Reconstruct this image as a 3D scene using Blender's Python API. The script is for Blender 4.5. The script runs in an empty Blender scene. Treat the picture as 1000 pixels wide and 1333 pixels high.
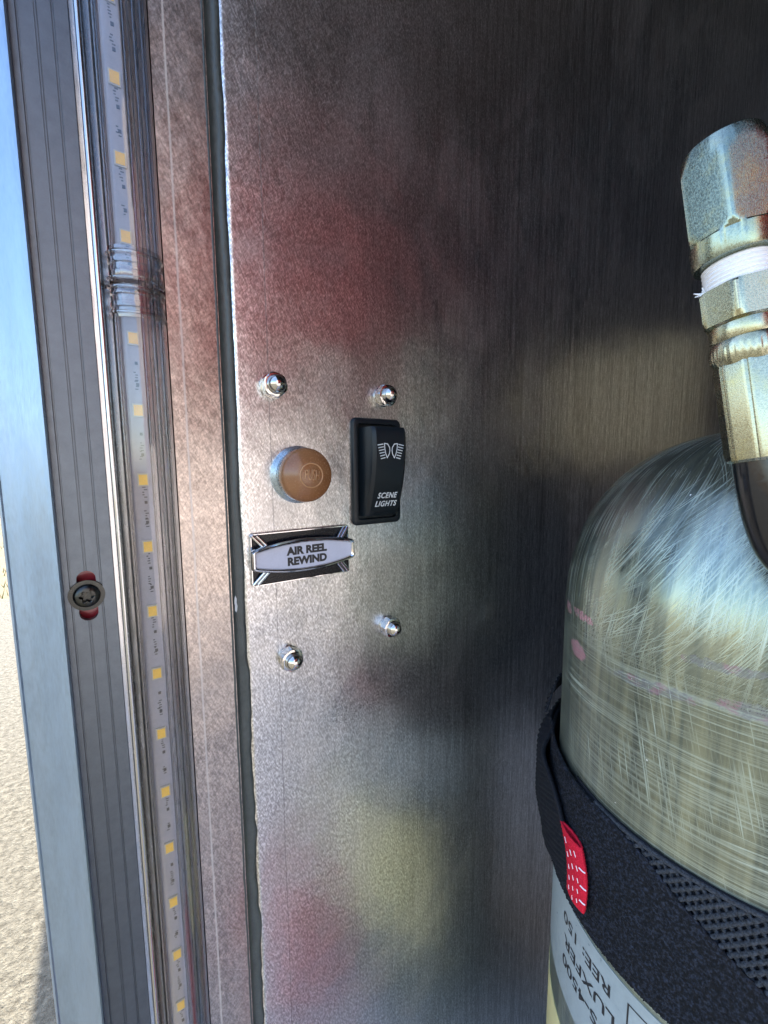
import bpy, bmesh, math, random
import numpy as np
from mathutils import Vector, Matrix, noise
R_ = math.radians
MM = 0.001
random.seed(7); rng = np.random.default_rng(7)

# ------------------------------------------------------------------ camera, sky, sun, exposure
sc = bpy.context.scene
CAM = Vector((0, -0.175, 0))
YAW, PITCH, ROLL = R_(33.5), R_(6.6), R_(-0.36)
fw = Vector((math.sin(YAW)*math.cos(PITCH), math.cos(YAW)*math.cos(PITCH), -math.sin(PITCH)))
rt = Vector((math.cos(YAW), -math.sin(YAW), 0)); up = rt.cross(fw)
rt, up = math.cos(ROLL)*rt + math.sin(ROLL)*up, -math.sin(ROLL)*rt + math.cos(ROLL)*up
cd = bpy.data.cameras.new('camera'); cam = bpy.data.objects.new('camera', cd); sc.collection.objects.link(cam)
cam.matrix_world = Matrix(((rt.x, up.x, -fw.x, CAM.x), (rt.y, up.y, -fw.y, CAM.y), (rt.z, up.z, -fw.z, CAM.z), (0, 0, 0, 1)))
cd.sensor_fit = 'HORIZONTAL'; cd.sensor_width = 36; cd.lens = 36*0.55
cd.clip_start = 0.005; cd.clip_end = 500
sc.camera = cam
SUN = Vector((0.085, 0.55, 0.83)).normalized()
w = bpy.data.worlds.new('World'); sc.world = w; w.use_nodes = True
nt = w.node_tree; bg = nt.nodes['Background']
sky = nt.nodes.new('ShaderNodeTexSky'); sky.sky_type = 'NISHITA'; sky.sun_disc = False
sky.sun_elevation = math.asin(SUN.z); sky.sun_rotation = math.atan2(SUN.x, SUN.y)
nt.links.new(sky.outputs[0], bg.inputs[0]); bg.inputs[1].default_value = 0.15
sl = bpy.data.lights.new('sun', 'SUN'); so = bpy.data.objects.new('sun', sl); sc.collection.objects.link(so)
sl.energy = 3.0; sl.angle = R_(0.53); sl.color = (1, 0.95, 0.86)
so.rotation_euler = SUN.to_track_quat('Z', 'Y').to_euler(); so.location = (0, 3, 6)
sc.view_settings.view_transform = 'Standard'; sc.view_settings.look = 'None'
sc.view_settings.exposure = 2.4; sc.view_settings.gamma = 1
sc.cycles.max_bounces = 7; sc.cycles.diffuse_bounces = 3; sc.cycles.glossy_bounces = 4; sc.cycles.transparent_max_bounces = 10

# ------------------------------------------------------------------ helpers
def link(o, parent=None):
    sc.collection.objects.link(o)
    if parent is not None: o.parent = parent
    return o
def tag(o, label=None, cat=None, group=None, kind=None):
    if label: o['label'] = label
    if cat: o['category'] = cat
    if group: o['group'] = group
    if kind: o['kind'] = kind
    return o
def empty(name, loc=(0, 0, 0)):
    o = bpy.data.objects.new(name, None); o.empty_display_size = 0.01; o.location = loc
    return link(o)
def meshobj(name, me, mat, parent=None, smooth=None):
    if mat is not None and not me.materials: me.materials.append(mat)
    if smooth is not None:
        me.polygons.foreach_set('use_smooth', [True]*len(me.polygons))
        if smooth < 180: me.set_sharp_from_angle(angle=R_(smooth))
    o = bpy.data.objects.new(name, me); link(o)
    if parent is not None:
        o.parent = parent
        if parent.type == 'EMPTY' or True:
            loc = parent.matrix_basis.translation if parent.parent is None else Vector()
            o.matrix_parent_inverse = parent_world(parent).inverted()
    return o
def parent_world(p):
    m = p.matrix_basis.copy(); q = p
    while q.parent is not None:
        m = q.parent.matrix_basis @ q.matrix_parent_inverse @ m if q.parent else m
        q = q.parent
    return m
def from_py(name, V, F, mat, parent=None, smooth=None, uvs=None):
    me = bpy.data.meshes.new(name)
    me.from_pydata([tuple(v) for v in V], [], [tuple(f) for f in F]); me.validate(); me.update()
    if uvs is not None:
        ul = me.uv_layers.new(name='UVMap')
        li = np.zeros(len(me.loops), dtype=np.int32); me.loops.foreach_get('vertex_index', li)
        ul.data.foreach_set('uv', np.asarray(uvs, dtype=np.float32)[li].ravel())
    return meshobj(name, me, mat, parent, smooth)
def from_bm(name, bm, mat, parent=None, smooth=None):
    bmesh.ops.recalc_face_normals(bm, faces=bm.faces)
    me = bpy.data.meshes.new(name); bm.to_mesh(me); bm.free()
    return meshobj(name, me, mat, parent, smooth)
def prof_z(bm, pts, z0, z1, nz=1, fn=None):
    """closed profile of (x,y) in mm extruded from z0 to z1 (mm)"""
    rings = []
    for k in range(nz+1):
        z = z0+(z1-z0)*k/nz
        rings.append([bm.verts.new((fn(x, y, z, i) if fn else Vector((x, y, z)))*MM) for i, (x, y) in enumerate(pts)])
    n = len(pts)
    for a, b in zip(rings, rings[1:]):
        for i in range(n): bm.faces.new((a[i], a[(i+1) % n], b[(i+1) % n], b[i]))
    bm.faces.new(rings[0]); bm.faces.new(rings[-1][::-1])
def box(bm, x0, x1, y0, y1, z0, z1):
    prof_z(bm, [(x0, y0), (x1, y0), (x1, y1), (x0, y1)], z0, z1)
def bevel(bm, w, seg=2, ang=30):
    es = [e for e in bm.edges if len(e.link_faces) == 2 and e.calc_face_angle(0) > R_(ang)]
    bmesh.ops.bevel(bm, geom=es, offset=w*MM, segments=seg, profile=0.5, affect='EDGES', clamp_overlap=True)
def lathe(bm, prof, M, n=48, cap0=True, cap1=True, rfn=None):
    """prof of (r, h) in mm about local z of matrix M (metres)"""
    rings = []
    for r, h in prof:
        ring = []
        for k in range(n):
            a = 2*math.pi*k/n; rr = r*(rfn(a, h) if rfn else 1)
            ring.append(bm.verts.new(M @ Vector((rr*math.cos(a)*MM, rr*math.sin(a)*MM, h*MM))))
        rings.append(ring)
    for a, b in zip(rings, rings[1:]):
        for i in range(n): bm.faces.new((a[i], a[(i+1) % n], b[(i+1) % n], b[i]))
    if cap0: bm.faces.new(rings[0][::-1])
    if cap1: bm.faces.new(rings[-1])
def axis_matrix(o, d, xhint=(0, 0, 1)):
    z = Vector(d).normalized(); x = Vector(xhint); x = (x - z*x.dot(z)).normalized(); y = z.cross(x)
    return Matrix(((x.x, y.x, z.x, o[0]), (x.y, y.y, z.y, o[1]), (x.z, y.z, z.z, o[2]), (0, 0, 0, 1)))
def wallM(x, z, y=0):       # local z points out of the wall (-y), local x along +x, local y up
    return Matrix(((1, 0, 0, x*MM), (0, 0, -1, y*MM), (0, 1, 0, z*MM), (0, 0, 0, 1)))
def tube(bm, pts, rad, n=16, caps=True):
    rings = []; N = len(pts); x = None
    for k, p in enumerate(pts):
        d = (pts[min(k+1, N-1)]-pts[max(k-1, 0)]).normalized()
        x = (Vector((0.3, 0.5, 0.8)) if x is None else x); x = (x-d*x.dot(d)).normalized(); y = d.cross(x)
        r = rad[k] if isinstance(rad, (list, tuple)) else rad
        rings.append([bm.verts.new(p+(x*math.cos(2*math.pi*i/n)+y*math.sin(2*math.pi*i/n))*r) for i in range(n)])
    for a, b in zip(rings, rings[1:]):
        for i in range(n): bm.faces.new((a[i], a[(i+1) % n], b[(i+1) % n], b[i]))
    if caps: bm.faces.new(rings[0][::-1]); bm.faces.new(rings[-1])
def text_mesh(body, size, bold=0.0, shear=0.0, align='CENTER', extrude=0.0, res=4, spacing=1.0):
    cu = bpy.data.curves.new('text', 'FONT'); cu.body = body; cu.size = size; cu.offset = bold; cu.shear = shear
    cu.align_x = align; cu.align_y = 'CENTER'; cu.extrude = extrude; cu.resolution_u = res; cu.space_character = spacing
    o = bpy.data.objects.new('text', cu); sc.collection.objects.link(o)
    dg = bpy.context.evaluated_depsgraph_get()
    me = bpy.data.meshes.new_from_object(o.evaluated_get(dg))
    bpy.data.objects.remove(o); bpy.data.curves.remove(cu)
    return me
def text_bm(me, fn, cuts=0, bm=None):
    """append text mesh to a bmesh through fn(Vector)->Vector"""
    own = bmesh.new(); own.from_mesh(me)
    if cuts:
        bmesh.ops.triangulate(own, faces=own.faces)
        bmesh.ops.subdivide_edges(own, edges=own.edges, cuts=cuts, use_grid_fill=True)
    for v in own.verts: v.co = fn(v.co)
    own.normal_update()
    if bm is None: return own
    m2 = bpy.data.meshes.new('t'); own.to_mesh(m2); own.free(); bm.from_mesh(m2); bpy.data.meshes.remove(m2)
    return bm

# ------------------------------------------------------------------ materials
class NT:
    def __init__(s, name):
        s.m = bpy.data.materials.new(name); s.m.use_nodes = True; s.t = s.m.node_tree; s.n = s.t.nodes; s.l = s.t.links
        s.b = s.n['Principled BSDF']; s.out = s.n['Material Output']
    def node(s, typ, **kw):
        nd = s.n.new('ShaderNode'+typ)
        for k, v in kw.items():
            if k.startswith('i_'):
                key = k[2:]; key = int(key) if key.isdigit() else key.replace('_', ' ')
                s.put(nd.inputs[key], v)
            else: setattr(nd, k, v)
        return nd
    def put(s, sock, v):
        if isinstance(v, bpy.types.NodeSocket): s.l.new(v, sock)
        else:
            try: sock.default_value = v
            except Exception: sock.default_value = (*v, 1)
    def P(s, key, v): s.put(s.b.inputs[key], v)
    def math(s, op, a, b=0.0, c=0.0, clamp=False):
        nd = s.node('Math', operation=op, use_clamp=clamp); s.put(nd.inputs[0], a); s.put(nd.inputs[1], b); s.put(nd.inputs[2], c); return nd.outputs[0]
    def mix(s, fac, a, b, blend='MIX'):
        nd = s.node('Mix', data_type='RGBA', blend_type=blend); s.put(nd.inputs[0], fac); s.put(nd.inputs[6], a); s.put(nd.inputs[7], b); return nd.outputs[2]
    def obj(s): return s.node('TexCoord').outputs['Object']
    def uv(s): return s.node('TexCoord').outputs['UV']
    def mapping(s, vec, scale=(1, 1, 1), rot=(0, 0, 0), loc=(0, 0, 0)):
        nd = s.node('Mapping'); s.put(nd.inputs[0], vec); nd.inputs['Location'].default_value = loc; nd.inputs['Rotation'].default_value = rot; nd.inputs['Scale'].default_value = scale; return nd.outputs[0]
    def rmap(s, vec, rot, scale, loc=(0, 0, 0)):
        return s.mapping(s.mapping(vec, (1, 1, 1), rot, loc), scale)
    def noise(s, vec, scale=1, detail=2, rough=0.5, dist=0):
        nd = s.node('TexNoise'); s.put(nd.inputs['Vector'], vec); nd.inputs['Scale'].default_value = scale; nd.inputs['Detail'].default_value = detail; nd.inputs['Roughness'].default_value = rough; nd.inputs['Distortion'].default_value = dist; return nd.outputs[0]
    def ramp(s, fac, a, b, lo=0.0, hi=1.0):
        nd = s.node('MapRange', clamp=True); s.put(nd.inputs[0], fac); nd.inputs[1].default_value = a; nd.inputs[2].default_value = b; nd.inputs[3].default_value = lo; nd.inputs[4].default_value = hi; return nd.outputs[0]
    def bump(s, h, strength=0.3, dist=0.0002, normal=None):
        nd = s.node('Bump'); s.put(nd.inputs['Height'], h); nd.inputs['Strength'].default_value = strength; nd.inputs['Distance'].default_value = dist
        if normal is not None: s.l.new(normal, nd.inputs['Normal'])
        return nd.outputs[0]
    def sep(s, vec):
        nd = s.node('SeparateXYZ'); s.put(nd.inputs[0], vec); return nd.outputs
def simple(name, col, metal=0.0, rough=0.5, nscale=0, nstr=0.15, ndist=0.0002, var=0.0, coat=0.0, spec=None, stretch=(1, 1, 1)):
    t = NT(name); t.P('Base Color', (*col, 1)); t.P('Metallic', metal); t.P('Roughness', rough)
    if spec is not None: t.P('Specular IOR Level', spec)
    if coat: t.P('Coat Weight', coat); t.P('Coat Roughness', 0.1)
    if nscale:
        c = t.mapping(t.obj(), stretch)
        n = t.noise(c, nscale, 4, 0.6)
        t.P('Normal', t.bump(n, nstr, ndist))
        t.P('Roughness', t.ramp(n, 0.3, 0.7, max(rough-0.08, 0.02), rough+0.1))
        if var:
            lo = tuple(c_*(1-var) for c_ in col); hi = tuple(min(c_*(1+var), 1) for c_ in col)
            n2 = t.noise(c, nscale*0.13, 4, 0.65)
            t.P('Base Color', t.mix(t.ramp(t.math('ADD', t.math('MULTIPLY', n, 0.5), t.math('MULTIPLY', n2, 0.5)), 0.35, 0.65), (*lo, 1), (*hi, 1)))
    return t.m

def sheet_metal(name, line_x, line_col, line_w, base=(0.92, 0.90, 0.88), rough=0.325, jamb=False):
    t = NT(name); o = t.obj(); xyz = t.sep(o)
    # random-orbit hairs, growing into vertical brushing deeper in the compartment
    a = t.noise(t.rmap(o, (0, R_(22), 0), (1500, 1500, 420)), 1, 2, 0.65)
    a2 = t.noise(t.rmap(o, (0, R_(-38), 0), (1700, 1500, 500)), 1, 2, 0.6)
    b = t.noise(t.mapping(o, (1500, 1500, 110)), 1, 2, 0.6)
    b2 = t.noise(t.mapping(o, (420, 420, 9)), 1, 2, 0.5)
    hair = t.math('ADD', t.math('MULTIPLY', a, 0.6), t.math('MULTIPLY', a2, 0.4))
    brush = t.math('ADD', t.math('MULTIPLY', b, 0.6), t.math('MULTIPLY', b2, 0.4))
    f = t.ramp(t.math('ADD', xyz[0], t.math('MULTIPLY', t.noise(o, 22, 2), 0.08)), 0.10, 0.30, 0.06, 0.72) if not jamb else 0.08
    mixn = t.node('Mix', data_type='FLOAT'); t.put(mixn.inputs[0], f); t.put(mixn.inputs[2], hair); t.put(mixn.inputs[3], brush)
    tex = mixn.outputs[0]
    big = t.noise(o, 30, 3, 0.6)
    warp = t.noise(o, 17, 2, 0.5)
    rumple = t.noise(t.rmap(o, (0, R_(30), 0), (90, 90, 60)), 1, 2, 0.5)
    col = t.mix(t.ramp(tex, 0.38 if jamb else 0.43, 0.66 if jamb else 0.59), tuple(c*0.42 for c in base), tuple(min(1, c*1.22) for c in base))
    grit = t.noise(o, 1100, 2, 0.7)
    col = t.mix(t.ramp(grit, 0.38, 0.60, 0.5 if jamb else 0.45, 0.0), col, tuple(c*0.34 for c in base))
    smudge = t.noise(t.rmap(o, (0, R_(-25), 0), (26, 26, 14)), 1, 4, 0.62, 0.6)
    col = t.mix(t.ramp(smudge, 0.48, 0.72, 0, 0.35), col, tuple(c*0.62 for c in base))
    scrt = t.noise(t.rmap(o, (0, R_(52), 0), (1300, 1300, 16), (3, 1, 2)), 1, 1, 0.5)
    scr2 = t.noise(t.rmap(o, (0, R_(-28), 0), (1500, 1500, 22), (7, 1, 2)), 1, 1, 0.5)
    col = t.mix(t.ramp(t.math('MAXIMUM', scrt, scr2), 0.765, 0.80, 0, 0.6), col, (1.0, 0.98, 0.95, 1))
    col = t.mix(t.ramp(big, 0.35, 0.7, 0, 0.4), col, t.mix(0.5, col, (0.55, 0.52, 0.5, 1)))
    d = t.math('ABSOLUTE', t.math('SUBTRACT', t.math('ADD', xyz[0], t.math('MULTIPLY', t.math('SUBTRACT', t.noise(o, 40, 2), 0.5), 0.0006)), line_x))
    ln = t.ramp(d, line_w*0.5, line_w, 0.75, 0.0)
    if not jamb:
        # dried water spots and a few stray scratches
        sp = t.noise(t.mapping(o, (900, 900, 1300)), 1, 2, 0.5)
        reg = t.math('MULTIPLY', t.ramp(t.math('ABSOLUTE', t.math('SUBTRACT', xyz[2], t.math('ADD', -0.128, t.math('MULTIPLY', xyz[0], 0.05)))), 0.002, 0.009, 1, 0),
                     t.math('MULTIPLY', t.ramp(xyz[0], 0.075, 0.09), t.ramp(xyz[0], 0.115, 0.13, 1, 0)))
        col = t.mix(t.math('MULTIPLY', reg, t.ramp(sp, 0.56, 0.6, 0, 0.6)), col, (0.12, 0.12, 0.12, 1))
    col = t.mix(ln, col, (*line_col, 1))
    t.P('Base Color', col); t.P('Metallic', t.math('SUBTRACT', 1.0, t.math('MULTIPLY', ln, 0.8)))
    t.P('Roughness', t.math('ADD', t.ramp(tex, 0.3, 0.7, rough-0.03, rough+0.05), t.ramp(smudge, 0.45, 0.75, -0.02, 0.06)))
    t.P('Normal', t.bump(t.math('ADD', t.math('MULTIPLY', tex, 2.6e-5), t.math('ADD', t.math('MULTIPLY', warp, 0.0016), t.math('MULTIPLY', rumple, 0.0003))), 1.0, 1.0))
    return t.m
M_wall = sheet_metal('brushed_aluminium', 0.0593, (0.10, 0.09, 0.09), 0.00016)
M_jamb = sheet_metal('brushed_jamb', 0.0273, (0.55, 0.52, 0.50), 0.00042, base=(0.62, 0.54, 0.49), jamb=True)
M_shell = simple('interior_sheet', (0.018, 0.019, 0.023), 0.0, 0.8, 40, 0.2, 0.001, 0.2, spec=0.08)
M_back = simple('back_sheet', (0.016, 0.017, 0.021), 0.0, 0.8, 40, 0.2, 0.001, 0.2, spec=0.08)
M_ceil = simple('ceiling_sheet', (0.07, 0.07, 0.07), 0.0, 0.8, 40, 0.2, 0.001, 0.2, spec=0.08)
M_pale = simple('plain_aluminium', (0.62, 0.61, 0.60), 0.3, 0.5, 40, 0.2, 0.001, 0.1)
M_bounce = simple('warm_bounce', (0.54, 0.47, 0.43), 0.0, 0.9, 60, 0.4, 0.004, 0.1)
M_trim = simple('satin_trim', (0.27, 0.355, 0.46), 0.8, 0.36, 1600, 0.14, 0.0002, 0.10, stretch=(1, 1, 0.2))
M_track = simple('anodised_track', (0.13, 0.15, 0.175), 1.0, 0.42, 1800, 0.08, 0.0002, 0.14)
M_bead = simple('polished_lip', (0.50, 0.51, 0.53), 1.0, 0.20, 1200, 0.008, 0.0001, 0.02, stretch=(1, 1, 0.1))
M_chan = simple('light_channel', (0.24, 0.235, 0.235), 1.0, 0.30, 1200, 0.02, 0.0002, 0.05, stretch=(1, 1, 0.1))
M_board = simple('circuit_board', (0.29, 0.285, 0.315), 0.0, 0.45, 600, 0.05, 0.0001, 0.1)
M_ink = simple('board_print', (0.03, 0.03, 0.04), 0, 0.6, 900, 0.05)
M_chipw = simple('chip_package', (0.42, 0.40, 0.33), 0, 0.4, 900, 0.05)
M_phos = simple('phosphor', (0.80, 0.47, 0.04), 0, 0.35, 1500, 0.1, 0.0001, 0.1)
M_seal = simple('grey_sealant', (0.045, 0.056, 0.056), 0, 0.42, 500, 0.35, 0.0006, 0.25)
M_chrome = simple('chrome', (0.55, 0.55, 0.56), 1, 0.06, 500, 0.03, 0.0001)
M_nut = simple('stainless', (0.50, 0.49, 0.47), 1, 0.07, 700, 0.05, 0.0001, 0.05)
M_zinc = simple('zinc_ring', (0.50, 0.60, 0.68), 1, 0.26, 1500, 0.12, 0.0001, 0.1)
M_brown = simple('brown_rubber', (0.215, 0.098, 0.042), 0, 0.22, 1500, 0.10, 0.0001, 0.12)
M_blackp = simple('black_plastic', (0.005, 0.008, 0.011), 0, 0.36, 2600, 0.14, 0.0001, 0.2, spec=0.28)
M_white = simple('white_print', (0.50, 0.54, 0.57), 0, 0.5, 900, 0.03)
M_black = simple('black_print', (0.012, 0.012, 0.014), 0, 0.5, 900, 0.03)
M_plate = simple('label_base', (0.004, 0.005, 0.008), 0, 0.22, 1500, 0.05, 0.0001, spec=0.25)
M_insert = simple('label_insert', (0.42, 0.44, 0.54), 0, 0.35, 1300, 0.12, 0.0001, 0.05)
M_screw = simple('dark_stainless', (0.055, 0.057, 0.055), 1, 0.33, 1500, 0.1, 0.0001, 0.15)
M_red = simple('red_paint', (0.30, 0.012, 0.03), 0, 0.3, 60, 0.05, 0.001, 0.1, coat=0.6)
M_hose = simple('black_hose', (0.005, 0.006, 0.008), 0, 0.14, 900, 0.02, 0.0001, 0.2)
M_tape = simple('thread_tape', (0.82, 0.82, 0.84), 0, 0.55, 900, 0.3, 0.0002, 0.04)

def fitting_metal(name, col, sc_, st=(1, 1, 1)):
    t = NT(name); o = t.obj()
    n = t.noise(t.mapping(o, st), sc_, 3, 0.6); n2 = t.noise(o, 130, 4, 0.65)
    c = t.mix(t.ramp(n, 0.35, 0.65), tuple(x*0.68 for x in col), tuple(min(1, x*1.12) for x in col))
    c = t.mix(t.ramp(n2, 0.5, 0.72, 0, 0.6), c, (0.44, 0.38, 0.16, 1))
    t.P('Base Color', c); t.P('Metallic', 1.0); t.P('Roughness', t.ramp(n, 0.3, 0.7, 0.18, 0.34))
    t.P('Normal', t.bump(n, 0.09, 0.0002)); return t.m
M_nutbig = fitting_metal('zinc_plated_steel', (0.27, 0.32, 0.265), 2600, (1.6, 1, 0.7))
M_ferrule = fitting_metal('crimped_steel', (0.40, 0.40, 0.29), 2400, (1, 1, 1.4))

def tank_metal():
    t = NT('scratched_cylinder'); uv = t.uv(); xyz = t.sep(uv)      # uv: (arc in m, height along the wall in m)
    dome = t.ramp(xyz[1], -0.078, -0.062)
    def scr(rot, sx, sy, lo, hi, seed):
        return t.ramp(t.noise(t.rmap(uv, (0, 0, R_(rot)), (sx, sy, 1), (seed, seed*2, 0)), 1, 2, 0.6), lo, hi)
    mk = lambda s, lo, hi: t.ramp(t.noise(t.mapping(uv, (1, 1, 1), (0, 0, 0), (s, s, 0)), 38, 2), lo, hi)
    # straight scratches laid across the dome (flat projection where it faces the opening, along the surface elsewhere)
    o_ = t.obj(); rz_ = t.mapping(o_, (1, 1, 1), (0, 0, R_(56))); oz = t.sep(rz_)
    cmb = t.node('CombineXYZ'); t.l.new(oz[0], cmb.inputs[0]); t.l.new(oz[2], cmb.inputs[1]); pv = cmb.outputs[0]
    geo = t.node('NewGeometry'); dt = t.node('VectorMath', operation='DOT_PRODUCT'); t.l.new(geo.outputs['True Normal'], dt.inputs[0]); dt.inputs[1].default_value = (-0.829, -0.559, 0.0)
    face = t.ramp(dt.outputs['Value'], 0.30, 0.60)
    def scp(rot, sx, sy, lo, hi, seed):
        return t.ramp(t.noise(t.rmap(pv, (0, 0, R_(rot)), (sx, sy, 1), (seed, seed*2, 0)), 1, 2, 0.65), lo, hi)
    p1 = t.math('MULTIPLY', scp(32, 2600, 11, 0.485, 0.64, 1.3), mk(4, 0.25, 0.56))
    p2 = t.math('MULTIPLY', scp(48, 2800, 13, 0.50, 0.66, 3.1), mk(7, 0.32, 0.60))
    p3 = t.math('MULTIPLY', scp(10, 2600, 12, 0.49, 0.66, 5.7), mk(11, 0.30, 0.58))
    pp = t.math('MAXIMUM', p1, t.math('MAXIMUM', p2, p3))
    u1 = t.math('MULTIPLY', scr(-6, 1500, 12, 0.46, 0.62, 6.6), mk(3, 0.20, 0.50))
    fm = t.node('Mix', data_type='FLOAT'); t.put(fm.inputs[0], face); t.put(fm.inputs[2], u1); t.put(fm.inputs[3], pp)
    dd = t.math('MULTIPLY', fm.outputs[0], t.ramp(t.noise(t.mapping(uv, (1, 1, 1)), 90, 2), 0.35, 0.65, 0.5, 0.95))
    b1 = t.math('MULTIPLY', scr(91, 2200, 7, 0.46, 0.68, 2.2), 0.55)
    b2 = t.math('MULTIPLY', scr(86, 1500, 16, 0.52, 0.70, 8.2), mk(5, 0.40, 0.62))
    b3 = t.math('MULTIPLY', scr(-12, 1600, 22, 0.55, 0.70, 6.2), mk(9, 0.40, 0.60))
    bb = t.math('MAXIMUM', b1, t.math('MAXIMUM', b2, b3))
    mx = t.node('Mix', data_type='FLOAT'); t.put(mx.inputs[0], dome); t.put(mx.inputs[2], bb); t.put(mx.inputs[3], dd)
    s = mx.outputs[0]
    streak = t.noise(t.mapping(uv, (260, 12, 1)), 1, 3, 0.6)
    base = t.mix(t.ramp(streak, 0.35, 0.65), (0.13, 0.16, 0.145, 1), (0.27, 0.295, 0.22, 1))
    col = t.mix(t.math('MULTIPLY', s, 0.8), base, (0.56, 0.64, 0.55, 1))
    # worn pink paint marks and grey scuffs at the shoulder
    n = t.noise(uv, 420, 4, 0.7)
    def blob(u, v, ru, rv, th, sl=0.0):
        du = t.math('DIVIDE', t.math('SUBTRACT', xyz[0], u), ru)
        dv = t.math('DIVIDE', t.math('SUBTRACT', xyz[1], t.math('ADD', v, t.math('MULTIPLY', t.math('SUBTRACT', xyz[0], u), sl))), rv)
        r = t.math('ADD', t.math('MULTIPLY', du, du), t.math('MULTIPLY', dv, dv))
        return t.ramp(t.math('SUBTRACT', t.math('SUBTRACT', 1.0, r), t.math('MULTIPLY', n, th)), -0.05, 0.15)
    Rr = 0.074; fine = t.ramp(t.noise(t.mapping(uv, (500, 1600, 1)), 1, 3, 0.7), 0.36, 0.58)
    pk = t.math('MAXIMUM', blob(R_(145)*Rr, -0.0805, 0.0105, 0.0052, 1.0, -0.05),
         t.math('MAXIMUM', blob(R_(134)*Rr, -0.066, 0.010, 0.0050, 1.45), blob(R_(147)*Rr, -0.0645, 0.018, 0.0035, 1.5)))
    gr = t.math('MAXIMUM', blob(R_(174)*Rr, -0.0772, 0.026, 0.0038, 1.25, 0.10), t.math('MAXIMUM', blob(R_(198)*Rr, -0.0735, 0.022, 0.0045, 1.25, 0.05), blob(R_(190)*Rr, -0.0625, 0.026, 0.0030, 1.4, 0.05)))
    gp = t.ramp(t.noise(uv, 160, 2), 0.52, 0.62)
    col = t.mix(t.math('MULTIPLY', t.math('MULTIPLY', gr, fine), 0.7), col, t.mix(gp, (0.17, 0.17, 0.19, 1), (0.29, 0.14, 0.20, 1)))
    col = t.mix(t.math('MULTIPLY', pk, t.ramp(fine, 0, 1, 0.35, 0.9)), col, (0.52, 0.22, 0.27, 1))
    sp = t.ramp(t.noise(uv, 300, 1), 0.80, 0.82)
    col = t.mix(sp, col, (0.82, 0.86, 0.84, 1))
    t.P('Base Color', col)
    paint = t.math('MAXIMUM', t.math('MULTIPLY', pk, 0.9), t.math('MAXIMUM', t.math('MULTIPLY', gr, 0.6), sp))
    t.P('Metallic', t.math('SUBTRACT', t.math('SUBTRACT', 0.9, t.math('MULTIPLY', s, 0.35)), t.math('MULTIPLY', paint, 0.5), clamp=True))
    t.P('Roughness', t.math('ADD', t.math('ADD', 0.13, t.math('MULTIPLY', s, 0.28)), t.math('ADD', t.ramp(streak, 0.3, 0.7, 0, 0.08), t.ramp(dome, 0, 1, 0.14, 0.0))))
    t.P('Normal', t.bump(t.math('ADD', s, t.math('MULTIPLY', streak, 0.25)), 0.22, 0.0002))
    return t.m
M_tank = tank_metal()
M_label = simple('cylinder_sticker', (0.30, 0.345, 0.35), 0, 0.35, 300, 0.08, 0.0002, 0.12)
M_label2 = simple('lower_sticker', (0.72, 0.63, 0.30), 0, 0.4, 300, 0.05, 0.0002, 0.12)

def fabric(name, dark, light, nsc, lo=0.45, hi=0.75):
    t = NT(name); o = t.obj(); n = t.noise(o, nsc, 3, 0.7)
    t.P('Base Color', t.mix(t.ramp(n, lo, hi), (*dark, 1), (*light, 1))); t.P('Roughness', 0.8)
    t.P('Specular IOR Level', 0.3); t.P('Normal', t.bump(n, 0.5, 0.0004)); return t.m
M_fuzz = fabric('loop_pile', (0.0012, 0.0016, 0.003), (0.030, 0.036, 0.055), 900, 0.46, 0.72)
M_web = fabric('black_webbing', (0.003, 0.0035, 0.006), (0.024, 0.027, 0.036), 2200)
M_net = fabric('net_cord', (0.004, 0.005, 0.007), (0.060, 0.066, 0.078), 1500, 0.3, 0.7)
M_redtab = fabric('red_webbing', (0.50, 0.004, 0.02), (0.80, 0.02, 0.06), 1800)
M_thread = simple('white_thread', (0.8, 0.75, 0.78), 0, 0.7, 2000, 0.1)

def clear_plastic(name, tint, p, k, base, bstr, st):
    t = NT(name); o = t.obj()
    fr = t.node('LayerWeight', i_Blend=0.5); tr = t.node('BsdfTransparent'); tr.inputs[0].default_value = (*tint, 1)
    gl = t.node('BsdfGlossy'); gl.inputs['Roughness'].default_value = 0.06
    n = t.noise(t.mapping(o, st), 1, 3, 0.6)
    bm_ = t.bump(n, bstr, 0.0004); t.l.new(bm_, gl.inputs['Normal']); t.l.new(bm_, fr.inputs['Normal'])
    mx = t.node('MixShader'); t.l.new(t.math('ADD', t.math('MULTIPLY', t.math('POWER', fr.outputs['Facing'], p), k), base), mx.inputs[0]); t.l.new(tr.outputs[0], mx.inputs[1]); t.l.new(gl.outputs[0], mx.inputs[2])
    t.l.new(mx.outputs[0], t.out.inputs[0]); return t.m
M_cap = clear_plastic('cap_plastic', (0.86, 0.85, 0.86), 1.6, 0.8, 0.12, 0.4, (300, 300, 500))
M_clear = clear_plastic('clear_plastic', (0.95, 0.95, 0.96), 3.0, 0.8, 0.05, 0.05, (300, 300, 30))

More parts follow.
